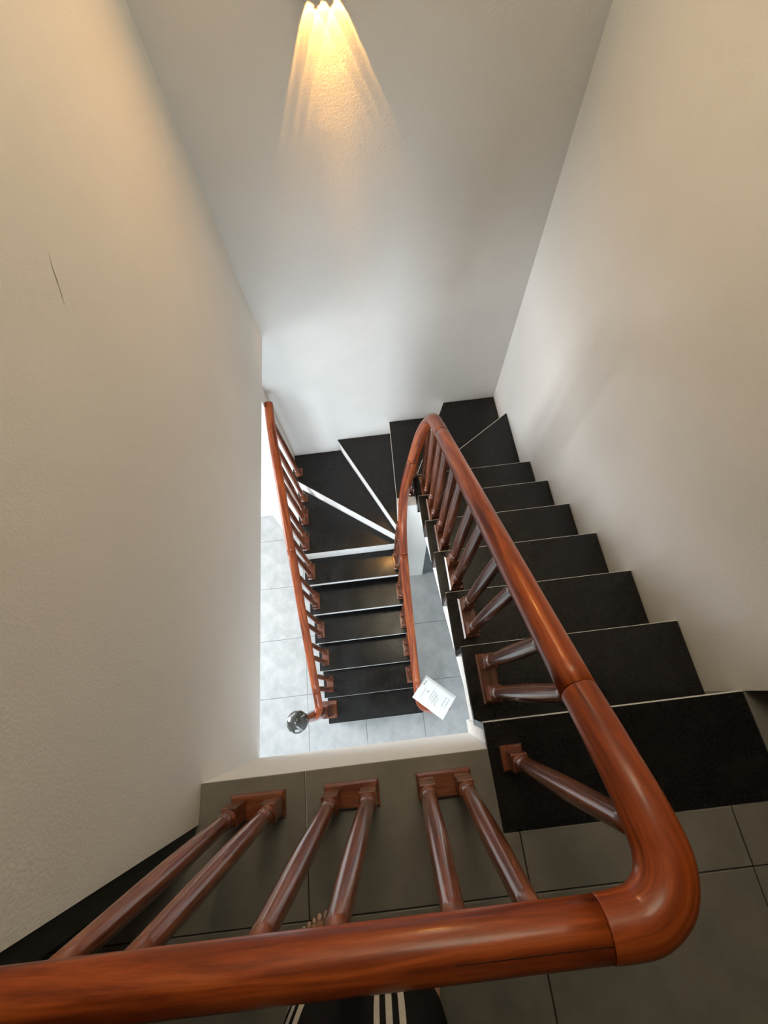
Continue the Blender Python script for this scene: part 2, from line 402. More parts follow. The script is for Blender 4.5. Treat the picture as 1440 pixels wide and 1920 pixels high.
# ------------------------------------------------------------------ staircase
st = thing('staircase', 'black granite U-shaped winder staircase with white concrete underside', 'staircase')
TH = 0.03
def zt(k): return L-k*R_
def slab(poly, k): return prism('tread', poly, zt(k)-TH, zt(k), GRANITE, st, 0.002)
def riser(p, q, k, thick=0.02, side=1):
    # from the tread of step k-1 side above (bottom of tread k-1... ) down to tread k
    return wallseg('riser', p, q, zt(k), zt(k-1)-TH-0.0005, thick, GRANITE, st, side)
def nosing(p, q, k, h=0.045):
    # pale edge strip on the front face of tread k
    o = wallseg('nosing_strip', p, q, zt(k)-h, zt(k)-0.0008, 0.0035, STRIP, st, 1); return o
# threshold at landing level
slab([(0.2275, -0.392), (1.034, -0.392), (1.034, -0.112), (0.2275, -0.112)], 0)
nosing((1.034, -0.1115), (0.2275, -0.1115), 0, 0.03)
for k in range(1, 7):                                   # straight upper flight
    yn = -0.111+k*T
    slab([(0.2275, yn-T-0.022), (1.034, yn-T-0.022), (1.034, yn), (0.2275, yn)], k)
    nosing((1.034, yn+0.0005), (0.2275, yn+0.0005), k, 0.03)
    riser((1.034, yn-T-0.022), (0.2275, yn-T-0.022), k, 0.02, -1)
# winders: nosing lines given from the outer wall to the inner turn
n6 = ((1.034, -0.111+6*T), (0.2275, -0.111+6*T))
n7 = ((1.034, 1.872), (0.2275, 1.343))
n8 = ((0.613, 2.173), (0.205, 1.335))
n9 = ((0.150, 2.173), (0.120, 1.290))
n10 = ((-0.335, 2.173), (0.106, 1.255))
n11 = ((-0.7935, 1.925), (0.106, 1.242))
n12 = ((-0.7935, 1.238), (0.106, 1.238))
slab([n6[0], n6[1], n7[1], n7[0]], 7)
slab([n7[0], n7[1], n8[1], n8[0], (1.034, 2.173)], 8)
slab([n8[0], n8[1], n9[1], n9[0]], 9)
slab([n9[0], n9[1], n10[1], n10[0]], 10)
slab([n10[0], n10[1], n11[1], n11[0], (-0.7935, 2.028), (-0.7745, 2.028), (-0.7745, 2.173)], 11)
slab([n11[0], n11[1], n12[1], n12[0]], 12)
riser(*[(p[0], p[1]-0.022) for p in n6], 7, 0.02, -1)
def downside(n, ref):
    p, q = Vector(n[0]), Vector(n[1]); u = (q-p).normalized(); m = Vector((-u.y, u.x))
    return m if (Vector(ref)-p).dot(m) > 0 else -m
refs = {7: (0.5, 2.1), 8: (0.3, 2.1), 9: (-0.1, 2.1), 10: (-0.6, 2.0), 11: (-0.5, 1.3), 12: (-0.3, 1.0)}
for k, n in ((7, n7), (8, n8), (9, n9), (10, n10), (11, n11), (12, n12)):
    m = downside(n, refs[k]); p, q = Vector(n[0]), Vector(n[1])
    off = -m*0.022
    a, b = p+off, q+off
    bm = bmesh.new(); c, d = a-m*0.02, b-m*0.02
    add_prism(bm, [tuple(a), tuple(b), tuple(d), tuple(c)], zt(k+1), zt(k)-TH-0.0005); from_bm('riser', bm, GRANITE, st)
    bm = bmesh.new(); c, d = p+m*0.0035, q+m*0.0035
    h = {11: 0.06, 12: 0.06, 10: 0.016, 9: 0.012}.get(k, 0.02)
    add_prism(bm, [tuple(p+m*.0005), tuple(q+m*.0005), tuple(d), tuple(c)], zt(k)-h, zt(k)-0.0008); from_bm('nosing_strip', bm, STRIP, st)
# straight lower flight, coming back towards the landing
XA, XB = -0.7935, 0.106
for j in range(1, 7):
    k = 12+j; yn = 1.238-j*T
    xb = XB if j < 6 else 0.19
    slab([(XA, yn), (xb, yn), (xb, yn+T+0.022), (XA, yn+T+0.022)] if j < 6 else
         [(XA, yn), (0.15, yn), (0.178, yn+0.01), (0.19, yn+0.04), (0.19, yn+0.12), (0.17, yn+0.16), (XB, yn+0.17), (XB, yn+T+0.022), (XA, yn+T+0.022)], k)
    box('nosing_strip', (XA, yn-(0.0030 if j < 3 else 0.0018), zt(k)-(0.045 if j < 3 else 0.03)), (xb if j < 6 else 0.15, yn-0.0005, zt(k)-0.0008), STRIP, st)
    if j < 6: box('riser', (XA, yn+0.022, zt(k+1)), (XB, yn+0.042, zt(k)-TH-0.0005), GRANITE, st)
box('riser', (XA+0.02, 1.238-6*T+0.022, 0.0005), (0.15, 1.238-6*T+0.042, R_-TH-0.0005), GRANITE, st)
# white concrete bodies under the treads
prof = [(-0.134, L-0.033)]
for k in range(1, 7):
    y0 = -0.111+(k-1)*T-0.024
    prof += [(y0, zt(k)-TH-0.001) if k > 1 else (-0.134, zt(k)-TH-0.001), (y0+T, zt(k)-TH-0.001)]
prof += [(1.335, zt(6)-0.35)]
prof += [(1.335, 1.98), (0.42, 2.62), (0.0, 2.93), (-0.134, 2.95)]
prism_x('concrete_flight', prof, 0.252, 1.033, PLASTER, st)
prof = [(1.235, zt(13)-TH-0.001)]
for j in range(1, 7):
    yb = 1.238-(j-1)*T+0.044; 
    prof += [(yb-0.0, zt(12+j)-TH-0.001), (yb-T, zt(12+j)-TH-0.001)] if j > 1 else [(1.238-T+0.044, zt(13)-TH-0.001)]
prof += [(1.238-6*T+0.044, zt(18)-TH-0.001), (1.238-6*T+0.044, 0.0005), (0.10, 0.0005), (1.235, 0.86)]
prism_x('concrete_flight', prof, -0.765, 0.095, PLASTER, st)
for k, poly in ((7, [n6[0], n6[1], n7[1], n7[0]]), (8, [n7[0], n7[1], n8[1], n8[0], (1.034, 2.173)]), (9, [n8[0], n8[1], n9[1], n9[0]]),
                (10, [n9[0], n9[1], n10[1], n10[0]]), (11, [n10[0], n10[1], n11[1], n11[0], (-0.780, 2.173)]), (12, [n11[0], n11[1], n12[1], n12[0]])):
    c = Vector((sum(p[0] for p in poly)/len(poly), sum(p[1] for p in poly)/len(poly)))
    sh = [tuple(c+(Vector(p)-c)*0.965) for p in poly]
    prism('concrete_winder', sh, zt(k)-TH-0.34, zt(k)-TH-0.001, PLASTER, st)

# ------------------------------------------------------------------ railings
RW, RH = 0.0325, 0.0325
def rail_segment(parent, pts, n=8, name='handrail', radii=None, rw=RW, rh=RH):
    path = catmull(pts, n)
    r = None
    if radii:
        r = []
        for i in range(len(path)):
            f = i/(len(path)-1)*(len(radii)-1); a = min(int(f), len(radii)-2); r.append(radii[a]+(radii[a+1]-radii[a])*(f-a))
    return from_bm(name, sweep(path, rw, rh, 32, r), WOOD, parent)

def bal_mesh(H):
    p = [(0.016, 0.074), (0.016, 0.079), (0.0215, 0.082), (0.0225, 0.086), (0.0215, 0.090), (0.0150, 0.093), (0.0145, 0.096), (0.0195, 0.102), (0.0215, 0.110), (0.0215, 0.118), (0.0180, 0.127), (0.0155, 0.131), (0.0155, 0.134), (0.0200, 0.137), (0.0202, 0.140)]
    for f in (0.25, 0.35, 0.45, 0.6, 0.75, 0.9, 1.0):
        r = 0.0200+0.0022*math.sin(min(1, f/0.5)*math.pi/2) if f < .5 else 0.0222-0.0052*(f-.5)/.5
        p.append((r, 0.14+(H-0.14)*f))
    bm = lathe(p, 20, (0.0225, 0.0, 0.076))
    me = D.meshes.new('baluster'); bm.normal_update(); bm.to_mesh(me); bm.free(); me.materials.append(BALWOOD)
    return me
BALC = {}
def baluster(parent, base, top):
    b, t = Vector(base), Vector(top); H = (t-b).length
    k = round(H, 2)
    if k not in BALC: BALC[k] = bal_mesh(k)
    o = D.objects.new('baluster', BALC[k]); COL.objects.link(o); o.parent = parent; o.location = b
    o.rotation_euler = (t-b).to_track_quat('Z', 'Y').to_euler() if (t-b).xy.length > 1e-4 else (0, 0, 0)
    if (t-b).xy.length > 1e-4:                          # lean without spinning the square foot
        d = (t-b).normalized(); o.rotation_mode = 'QUATERNION'; o.rotation_quaternion = Vector((0, 0, 1)).rotation_difference(d)
    return o
PLC = {}
def plate(parent, c, sx, sy, rz=0.0, h=0.022):
    k = (sx, sy, h)
    if k not in PLC:
        bm = bmesh.new(); uv = bm.loops.layers.uv.verify()
        lo = [(-sx/2, -sy/2), (sx/2, -sy/2), (sx/2, sy/2), (-sx/2, sy/2)]; ch = 0.006
        rows = []
        for e, z in ((0, 0), (0, h*0.6), (ch, h)):
            rows.append([bm.verts.new((x-math.copysign(e, x), y-math.copysign(e, y), z)) for x, y in lo])
        bm.faces.new(rows[0][::-1]); bm.faces.new(rows[2])
        for a in range(2):
            for i in range(4): bm.faces.new((rows[a][i], rows[a][(i+1) % 4], rows[a+1][(i+1) % 4], rows[a+1][i]))
        for f in bm.faces:
            for l in f.loops: l[uv].uv = (l.vert.co.x+l.vert.co.z, l.vert.co.y) if sx > sy else (l.vert.co.y+l.vert.co.z, l.vert.co.x)
        me = D.meshes.new('base_plate'); bm.normal_update(); bm.to_mesh(me); bm.free(); me.materials.append(BALWOOD); PLC[k] = me
    o = D.objects.new('base_plate', PLC[k]); COL.objects.link(o); o.parent = parent; o.location = c; o.rotation_euler = (0, 0, rz); return o

rA = thing('stair_railing', 'long red-brown wooden railing from the landing edge round the stairwell to the curled lower end', 'railing')
ZL = L+0.753
def zr(y): return 4.036-0.733*y                         # upper flight rail height at y
pA1 = [(-0.646, -0.297, ZL), (-0.2, -0.297, ZL), (0.2095, -0.297, ZL)]
pA2 = [(0.2105, -0.297, ZL), (0.235, -0.2965, ZL), (0.268, -0.292, ZL-0.001), (0.300, -0.272, ZL-0.004), (0.315, -0.240, ZL-0.010), (0.314, -0.195, ZL-0.020), (0.308, -0.14, zr(-0.14)-0.006), (0.304, -0.05, zr(-0.05)), (0.303, -0.035, zr(-0.035))]
pA3 = [(0.303, -0.034, zr(-0.034)), (0.302, 0.3, zr(0.3)), (0.302, 0.7, zr(0.7)), (0.302, 1.02, zr(1.02))]
pA4 = [(0.302, 1.021, zr(1.021)), (0.302, 1.12, zr(1.12)+0.001), (0.298, 1.19, zr(1.19)-0.002), (0.282, 1.235, 3.075), (0.258, 1.25, 2.975), (0.232, 1.25, 2.83), (0.214, 1.249, 2.71)]
pA5 = [(0.2138, 1.249, 2.7085), (0.188, 1.247, 2.54), (0.164, 1.238, 2.33), (0.146, 1.205, 2.12), (0.134, 1.14, 1.95), (0.125, 1.05, 1.842), (0.119, 0.97, 1.779)]
def zl(y): return 0.18+(y+0.2158)*0.744+0.72            # lower flight rails
pA6 = [(0.1188, 0.969, zl(0.969)), (0.112, 0.7, zl(0.7)), (0.109, 0.35, zl(0.35)), (0.109, 0.071, zl(0.071))]
pA7 = [(0.109, 0.070, zl(0.070)), (0.109, 0.02, zl(0.02)), (0.110, -0.04, zl(-0.04)-0.004), (0.118, -0.095, 1.016), (0.150, -0.135, 1.012), (0.205, -0.150, 1.010), (0.28, -0.150, 1.010), (0.335, -0.148, 1.010), (0.357, -0.147, 1.010)]
rail_segment(rA, pA1)
rail_segment(rA, pA2, 8, 'handrail', [1.02, 1.05, 1.09, 1.13, 1.15, 1.1, 1.03, 1.0, 1.0])
rail_segment(rA, pA3); rail_segment(rA, pA4); rail_segment(rA, pA5); rail_segment(rA, pA6)
rail_segment(rA, pA7, 8, 'handrail', [1.0]*16+[0.97, 0.75])
SEAM = mat_noise('dark_glue_line', (0.015, 0.006, 0.004), (0.02, 0.008, 0.005), 30, 0.6, 0.2, 0)
box('glue_seam', (0.02, -0.3016, ZL+0.0315), (0.2092, -0.3008, ZL+0.0327), SEAM, rA)
for xc in (-0.463, -0.188, 0.0835):                     # landing: three plates with two balusters each
    plate(rA, (xc, -0.256, L), 0.160, 0.068)
    for dx in (-0.0525, 0.0525): baluster(rA, (xc+dx, -0.256, L+0.022), (xc+dx, -0.294, ZL-0.012))
plate(rA, (0.294, -0.212, L), 0.066, 0.068); baluster(rA, (0.294, -0.214, L+0.022), (0.309, -0.214, ZL-0.03))
for k in range(1, 6):
    yn = -0.111+k*T
    plate(rA, (0.303, yn-0.118, zt(k)), 0.066, 0.168)
    for dy in (-0.066, -0.166): baluster(rA, (0.303, yn+dy, zt(k)+0.022), (0.303, yn+dy, zr(yn+dy)-0.012))
plate(rA, (0.303, 1.336-0.105, zt(6)), 0.066, 0.168)
for y, xt, yt in ((1.170, 0.300, 1.165), (1.280, 0.284, 1.225)): baluster(rA, (0.303, y, zt(6)+0.022), (xt, yt, zr(yt)-0.012))
plate(rA, (0.236, 1.385, zt(8)), 0.060, 0.06, 0.5); baluster(rA, (0.236, 1.385, zt(8)+0.022), (0.244, 1.262, 2.88))
plate(rA, (0.155, 1.345, zt(9)), 0.055, 0.06); baluster(rA, (0.155, 1.345, zt(9)+0.022), (0.190, 1.258, 2.56))
for j in range(1, 6):
    yn = 1.238-j*T; z = zt(12+j)
    plate(rA, (0.070, yn+0.123, z), 0.066, 0.150)
    for dy in (0.075, 0.172): baluster(rA, (0.070, yn+dy, z+0.022), (0.108, yn+dy, zl(yn+dy)-0.012))
# newel under the curled end
def newel(parent, base, H, mat=BALWOOD, s=0.05):
    p = [(0.030, 0.40), (0.044, 0.41), (0.044, 0.43), (0.030, 0.445), (0.028, 0.455), (0.044, 0.475), (0.047, 0.50), (0.036, 0.53), (0.034, 0.54), (0.043, 0.56), (0.046, 0.65)]
    p += [(0.043, 0.65+(H-0.65)*0.3), (0.034, 0.65+(H-0.65)*0.6), (0.029, 0.65+(H-0.65)*0.72), (0.044, 0.65+(H-0.65)*0.78), (0.044, 0.65+(H-0.65)*0.82), (0.030, 0.65+(H-0.65)*0.86), (0.030, 0.65+(H-0.65)*0.92), (0.05, 0.65+(H-0.65)*0.97), (0.05, H)]
    bm = lathe(p, 24, (s, 0.02, 0.402))
    o = from_bm('newel_post', bm, mat, parent); o.location = base; return o
plate(rA, (0.295, -0.150, 0.0), 0.125, 0.125, 0.0, 0.03); newel(rA, (0.295, -0.150, 0.0), 0.985)

rB = thing('stair_railing', 'shorter wooden railing on the lower flight ending at a newel with black stone ball', 'railing')
def zq(y): return zl(y)
pB1 = [(-0.752, 2.075, 2.352), (-0.745, 1.95, 2.335), (-0.735, 1.78, 2.292), (-0.7275, 1.6, 2.212), (-0.7265, 1.4, zq(1.4)-0.015), (-0.726, 1.2, zq(1.2)), (-0.726, 1.081, zq(1.081))]
pB2 = [(-0.726, 1.080, zq(1.080)), (-0.727, 0.6, zq(0.6)), (-0.726, 0.086, zq(0.086))]
pB3 = [(-0.726, 0.085, zq(0.085)), (-0.725, 0.02, zq(0.02)-0.004), (-0.728, -0.04, zq(-0.04)-0.002), (-0.742, -0.085, 1.035), (-0.765, -0.108, 1.03)]
rail_segment(rB, pB1); rail_segment(rB, pB2); rail_segment(rB, pB3, 8, 'handrail', [1, 1, 1, 1, .9, .85])
for j in range(1, 6):
    yn = 1.238-j*T; z = zt(12+j)
    plate(rB, (-0.728, yn+0.123, z), 0.066, 0.150)
    for dy in (0.075, 0.172): baluster(rB, (-0.728, yn+dy, z+0.022), (-0.726, yn+dy, zq(yn+dy)-0.012))
def zb1(y):
    pts = sorted([(p[1], p[2]) for p in pB1])
    for a, b in zip(pts, pts[1:]):
        if a[0] <= y <= b[0]: return a[1]+(b[1]-a[1])*(y-a[0])/(b[0]-a[0])
    return zq(y)
for yc, dys, k in ((1.345, (-0.05, 0.05), 12), (1.60, (-0.055, 0.05), 12), (1.795, (0.0,), 12), (1.985, (-0.035,), 11)):
    plate(rB, (-0.732, yc, zt(k)), 0.066, 0.150 if len(dys) > 1 else 0.07)
    for dy in dys: baluster(rB, (-0.732, yc+dy, zt(k)+0.022), (-0.730 if yc < 1.7 else -0.742, yc+dy, zb1(yc+dy)-0.012))
plate(rB, (-0.772, -0.078, R_), 0.150, 0.165, 0.0, 0.03)
nb = newel(rB, (-0.776, -0.080, R_), 1.245)
dv = Vector((-0.80, -0.112, 1.425+0.08)) - Vector((-0.776, -0.080, R_)); nb.rotation_mode = 'QUATERNION'
nb.rotation_quaternion = Vector((0, 0, 1)).rotation_difference(dv.normalized())
bm = bmesh.new(); bmesh.ops.create_uvsphere(bm, u_segments=40, v_segments=24, radius=0.078)
bl = from_bm('ball_finial', bm, BALL, rB, True); bl.location = (-0.80, -0.112, 1.502); bl['label'] = 'glossy black stone ball with white streaks'

# ------------------------------------------------------------------ paper booklet lying on the curled rail end
c = [Vector((0.065, -0.050, 1.103)), Vector((0.187, 0.113, 1.108)), Vector((0.418, -0.077, 1.062)), Vector((0.271, -0.241, 1.052))]
cen = sum(c, Vector())/4; ex = ((c[2]-c[1])+(c[3]-c[0])).normalized(); ey = ((c[1]-c[0])+(c[2]-c[3])); ey = (ey-ex*ey.dot(ex)).normalized(); ez = ex.cross(ey)
bk = thing('document', 'white printed paper booklet lying across the curled lower end of the handrail', 'document')
Mb = Matrix((ex, ey, ez)).transposed().to_4x4(); Mb.translation = cen; bk.matrix_world = Mb
def sheet(name, w_, h_, z0, th_, mat, curl=0.0, nx=14, ny=8):
    bm = bmesh.new(); top = []; bot = []
    for i in range(nx+1):
        a, b = [], []
        for j in range(ny+1):
            x = (i/nx-.5)*w_; y = (j/ny-.5)*h_
            z = z0+curl*((x/w_*2)**2*0.6-(y/h_*2)*(x/w_*2)*0.5)
            a.append(bm.verts.new((x, y, z+th_))); b.append(bm.verts.new((x, y, z)))
        top.append(a); bot.append(b)
    for i in range(nx):
        for j in range(ny):
            bm.faces.new((top[i][j], top[i+1][j], top[i+1][j+1], top[i][j+1])); bm.faces.new((bot[i][j+1], bot[i+1][j+1], bot[i+1][j], bot[i][j]))
    for i in range(nx):
        bm.faces.new((bot[i][0], bot[i+1][0], top[i+1][0], top[i][0])); bm.faces.new((top[i][ny], top[i+1][ny], bot[i+1][ny], bot[i][ny]))
    for j in range(ny):
        bm.faces.new((top[0][j], top[0][j+1], bot[0][j+1], bot[0][j])); bm.faces.new((bot[nx][j], bot[nx][j+1], top[nx][j+1], top[nx][j]))
    return bm
CURL = 0.006
from_bm('cover_page', sheet('p', 0.297, 0.207, 0.006, 0.0008, PAPER, CURL), PAPER, bk, True)
o = from_bm('inner_pages', sheet('p', 0.294, 0.205, 0.0, 0.0055, PAPER, CURL), PAPER, bk); o.location = (0.003, 0.003, 0); o.rotation_euler = (0, 0, 0.012)
def print_mark(name, rects, mat):
    bm = bmesh.new()
    for x0, y0, x1, y1 in rects:
        def zz(x, y): return 0.0070+CURL*((x/.297*2)**2*0.6-(y/.207*2)*(x/.297*2)*0.5)
        n = max(1, int(abs(y1-y0)/0.01)); 
        for s in range(n):
            ya_, yb_ = y0+(y1-y0)*s/n, y0+(y1-y0)*(s+1)/n
            vs = [bm.verts.new((x, y, zz(x, y))) for x, y in ((x0, ya_), (x1, ya_), (x1, yb_), (x0, yb_))]; bm.faces.new(vs)
    return from_bm(name, bm, mat, bk)
rects = []
for xx, a, b in ((-0.095, -0.06, 0.02), (-0.03, -0.03, 0.05), (-0.012, -0.045, 0.04), (0.004, -0.055, 0.03), (0.014, -0.04, 0.03), (0.032, -0.06, 0.01), (0.085, -0.03, 0.06), (0.112, -0.02, 0.055)):
    y = a
    while y < b:
        l = random.uniform(0.004, 0.014); rects.append((xx, y, xx+0.0032, min(y+l, b))); y += l+random.uniform(0.002, 0.005)
t_ = print_mark('printed_text', rects, INK); t_['kind'] = 'stuff'
print_mark('printed_heading', [(-0.124, 0.030, -0.118, 0.072)], INKG)
print_mark('printed_dot', [(-0.135, -0.086, -0.130, -0.081)], INK)
bm = bmesh.new(); bmesh.ops.create_circle(bm, cap_ends=False, segments=20, radius=0.011)
ring_in = [v.co.copy()*0.62 for v in bm.verts]; vs = list(bm.verts); iv = [bm.verts.new(p) for p in ring_in]
for i in range(20): bm.faces.new((vs[i], vs[(i+1) % 20], iv[(i+1) % 20], iv[i]))
em = from_bm('printed_emblem', bm, INK, bk); em.location = (-0.068, 0.008, 0.0078)

# ------------------------------------------------------------------ wall lamp on the far wall: three lenses down, three up
LX, LZ = 0.004, 4.357
lamp = thing('wall_lamp', 'black up-and-down wall lamp with three round lenses on the far stairwell wall', 'wall lamp', (LX, YF, LZ))
box('lamp_housing', (-0.085, -0.052, -0.032), (0.085, -0.0005, 0.075), LAMPBODY, lamp, 0.004)
# glowing front panel, unseen, added to warm the side walls
box('added_front_panel', (-0.075, -0.058, -0.026), (0.075, -0.0525, 0.070), mat_emit('warm_added_panel', (1.0, 0.60, 0.2), 3), lamp)
fl = D.lights.new('added_front_fill', 'AREA'); fl.shape = 'RECTANGLE'; fl.size = 0.15; fl.size_y = 0.09; fl.energy = 4.3; fl.color = (1.0, 0.46, 0.09)  # fill light added in front of the housing
flo = D.objects.new('added_front_fill', fl); COL.objects.link(flo); flo.parent = lamp; flo.location = (0, -0.062, 0.022); flo.rotation_euler = (math.radians(-90), 0, 0)
LENS = mat_emit('warm_lens', (1.0, 0.72, 0.36), 60)
for sgn in (-1, 1):
    for i, dx in enumerate((-0.048, 0, 0.048)):
        bm = lathe([(0.0165, -0.006), (0.0165, 0.004), (0.0135, 0.004), (0.0135, -0.006)], 20)
        o = from_bm('lens_ring', bm, LAMPBODY, lamp); o.location = (dx, -0.028, -0.034 if sgn < 0 else 0.077)
        bm = bmesh.new(); bmesh.ops.create_circle(bm, cap_ends=True, segments=20, radius=0.013)
        if sgn < 0: bmesh.ops.reverse_faces(bm, faces=bm.faces)
        o2 = from_bm('lens', bm, LENS, lamp); o2.location = (dx, -0.028, -0.036 if sgn < 0 else 0.079)
        l = D.lights.new('lamp_beam', 'SPOT'); l.energy = 7.2 if sgn < 0 else 95; l.color = (1.0, 0.47, 0.10) if sgn < 0 else (1.0, 0.88, 0.62)
        l.spot_size = math.radians(52); l.spot_blend = 0.06; l.shadow_soft_size = 0.007
        # brighter rim of the reflector's cone
        l.use_nodes = True; nt = l.node_tree; em_ = nt.nodes['Emission']
        tc = nt.nodes.new('ShaderNodeTexCoord'); sp = nt.nodes.new('ShaderNodeSeparateXYZ'); nt.links.new(tc.outputs['Normal'], sp.inputs[0])
        ng = nt.nodes.new('ShaderNodeMath'); ng.operation = 'ABSOLUTE'; nt.links.new(sp.outputs[2], ng.inputs[0])
        ac = nt.nodes.new('ShaderNodeMath'); ac.operation = 'ARCCOSINE'; nt.links.new(ng.outputs[0], ac.inputs[0])
        mr = nt.nodes.new('ShaderNodeMath'); mr.operation = 'MULTIPLY'; mr.inputs[1].default_value = math.degrees(1)/30
        nt.links.new(ac.outputs[0], mr.inputs[0])
        cr = nt.nodes.new('ShaderNodeValToRGB'); el = cr.color_ramp.elements; nt.links.new(mr.outputs[0], cr.inputs[0])
        vals = [(0, 11), (1.5, 9), (3, 7), (5, 5), (8, 3.5), (11, 2.7), (14, 2.1), (16, 1.9), (17.5, 2.9), (19, 1.9), (22, 2.0), (24, 4.0), (25.2, 3.6), (27, 2.0)]
        while len(el) < len(vals): el.new(0.5)
        for e, (p_, v_) in zip(el, vals): e.position = p_/30; e.color = (v_/15, v_/15, v_/15, 1)
        m2 = nt.nodes.new('ShaderNodeMath'); m2.operation = 'MULTIPLY'; m2.inputs[1].default_value = 15.0
        nt.links.new(cr.outputs[0], m2.inputs[0]); nt.links.new(m2.outputs[0], em_.inputs['Strength'])
        lo = D.objects.new('lamp_beam', l); COL.objects.link(lo); lo.parent = lamp
        lo.location = (dx, -0.028, -0.040 if sgn < 0 else 0.083)
        if sgn > 0: lo.rotation_euler = (math.pi, 0, 0)

# ------------------------------------------------------------------ the person at the landing rail
def skin_mesh(name, verts, edges, radii, rootv, mat, parent=None, sub=2):
    me = D.meshes.new(name); me.from_pydata([Vector(v) for v in verts], edges, []); me.update()
    o = link(name, me, mat, parent)
    md = o.modifiers.new('skin', 'SKIN'); md.use_smooth_shade = True
    for i, r in enumerate(radii):
        sv = me.skin_vertices[0].data[i]
        rr = r if isinstance(r, tuple) else (r, r); sv.radius = rr; sv.use_root = (i == rootv)
    s = o.modifiers.new('sub', 'SUBSURF'); s.levels = sub; s.render_levels = sub
    return o
PX, PY = -0.155, -0.66
pr = thing('person', 'barefoot person in black trousers with white side stripes standing against the landing railing', 'person', (PX, PY, L))
def rel(x, y, z): return (x-PX, y-PY, z)
V, E_, Rd = [], [], []
def nv(p, r, frm=None):
    V.append(p); Rd.append(r)
    if frm is not None: E_.append((frm, len(V)-1))
    return len(V)-1
pel = nv(rel(-0.15, -0.66, 0.90), (0.135, 0.10))
w1 = nv(rel(-0.15, -0.68, 1.03), (0.125, 0.09), pel); w2 = nv(rel(-0.15, -0.70, 1.18), (0.14, 0.095), w1); w3 = nv(rel(-0.15, -0.71, 1.32), (0.13, 0.085), w2)
nk = nv(rel(-0.15, -0.70, 1.405), 0.055, w3); nk2 = nv(rel(-0.145, -0.685, 1.455), 0.052, nk)
hd0 = nv(rel(-0.14, -0.66, 1.505), (0.062, 0.075), nk2); hd1 = nv(rel(-0.14, -0.655, 1.57), (0.074, 0.09), hd0); hd2 = nv(rel(-0.14, -0.66, 1.635), (0.066, 0.08), hd1)
feet = []
for s, hx, kx, ax, ty in ((-1, -0.225, -0.186, -0.305, -0.512), (1, -0.075, -0.092, -0.035, -0.60)):
    hp = nv(rel(hx, -0.64, 0.84), 0.088, pel); m_ = nv(rel((hx+kx)/2, -0.585, 0.66), 0.075, hp); kn = nv(rel(kx, -0.515, 0.48), 0.056, m_)
    cf = nv(rel((kx*0.6+ax*0.4), -0.605, 0.32), 0.052, kn); an = nv(rel(ax, ty-0.185, 0.085), 0.033, cf)
    hl = nv(rel(ax, ty-0.205, 0.038), 0.034, an); bf = nv(rel(ax, ty-0.105, 0.045), (0.034, 0.036), an); bl2 = nv(rel(ax, ty-0.055, 0.026), (0.022, 0.043), bf)
    for i, (dx, ln, r) in enumerate(((0.029*-s, 0.056, 0.0155), (0.010*-s, 0.053, 0.0115), (-0.004*-s, 0.046, 0.009), (-0.018*-s, 0.040, 0.0085), (-0.031*-s, 0.032, 0.008))):
        t1 = nv(rel(ax+dx, ty-0.055+ln*0.45, 0.018), r, bl2); t2 = nv(rel(ax+dx*1.03, ty-0.055+ln-0.006, 0.0125), r*0.95, t1)
        feet.append((ax+dx*1.03, ty-0.055+ln-0.006, r, i))
for s in (-1, 1):
    sh = nv(rel(-0.15+s*0.15, -0.715, 1.345), 0.062, w3); el_ = nv(rel(-0.15+s*0.235, -0.735, 1.08), 0.042, sh); wr = nv(rel(-0.15+s*0.255, -0.665, 0.86), 0.028, el_)
    pm = nv(rel(-0.15+s*0.255, -0.64, 0.795), (0.018, 0.034), wr)
    for i, (dy, ln) in enumerate(((0.028, 0.070), (0.010, 0.080), (-0.008, 0.076), (-0.025, 0.060))):
        f1 = nv(rel(-0.15+s*0.252, -0.632+dy, 0.755-ln*0.25), 0.0088, pm); f2 = nv(rel(-0.15+s*0.243, -0.622+dy, 0.755-ln*0.7), 0.008, f1); nv(rel(-0.15+s*0.228, -0.620+dy, 0.755-ln), 0.007, f2)
    t1 = nv(rel(-0.15+s*0.238, -0.605, 0.805), 0.0105, wr); t2 = nv(rel(-0.15+s*0.225, -0.59, 0.77), 0.0095, t1); nv(rel(-0.15+s*0.220, -0.582, 0.742), 0.008, t2)
body = skin_mesh('body', V, E_, Rd, pel, SKIN, pr)
for x, y, r, i in feet:
    bm = bmesh.new(); bmesh.ops.create_uvsphere(bm, u_segments=10, v_segments=6, radius=1.0)
    bmesh.ops.scale(bm, verts=bm.verts, vec=(r*0.62, r*0.7, 0.0022))
    o = from_bm('toe_nail', bm, NAIL, pr, True); o.location = rel(x, y+0.003, 0.0125+r*0.80); o.rotation_euler = (-0.35, 0, 0)
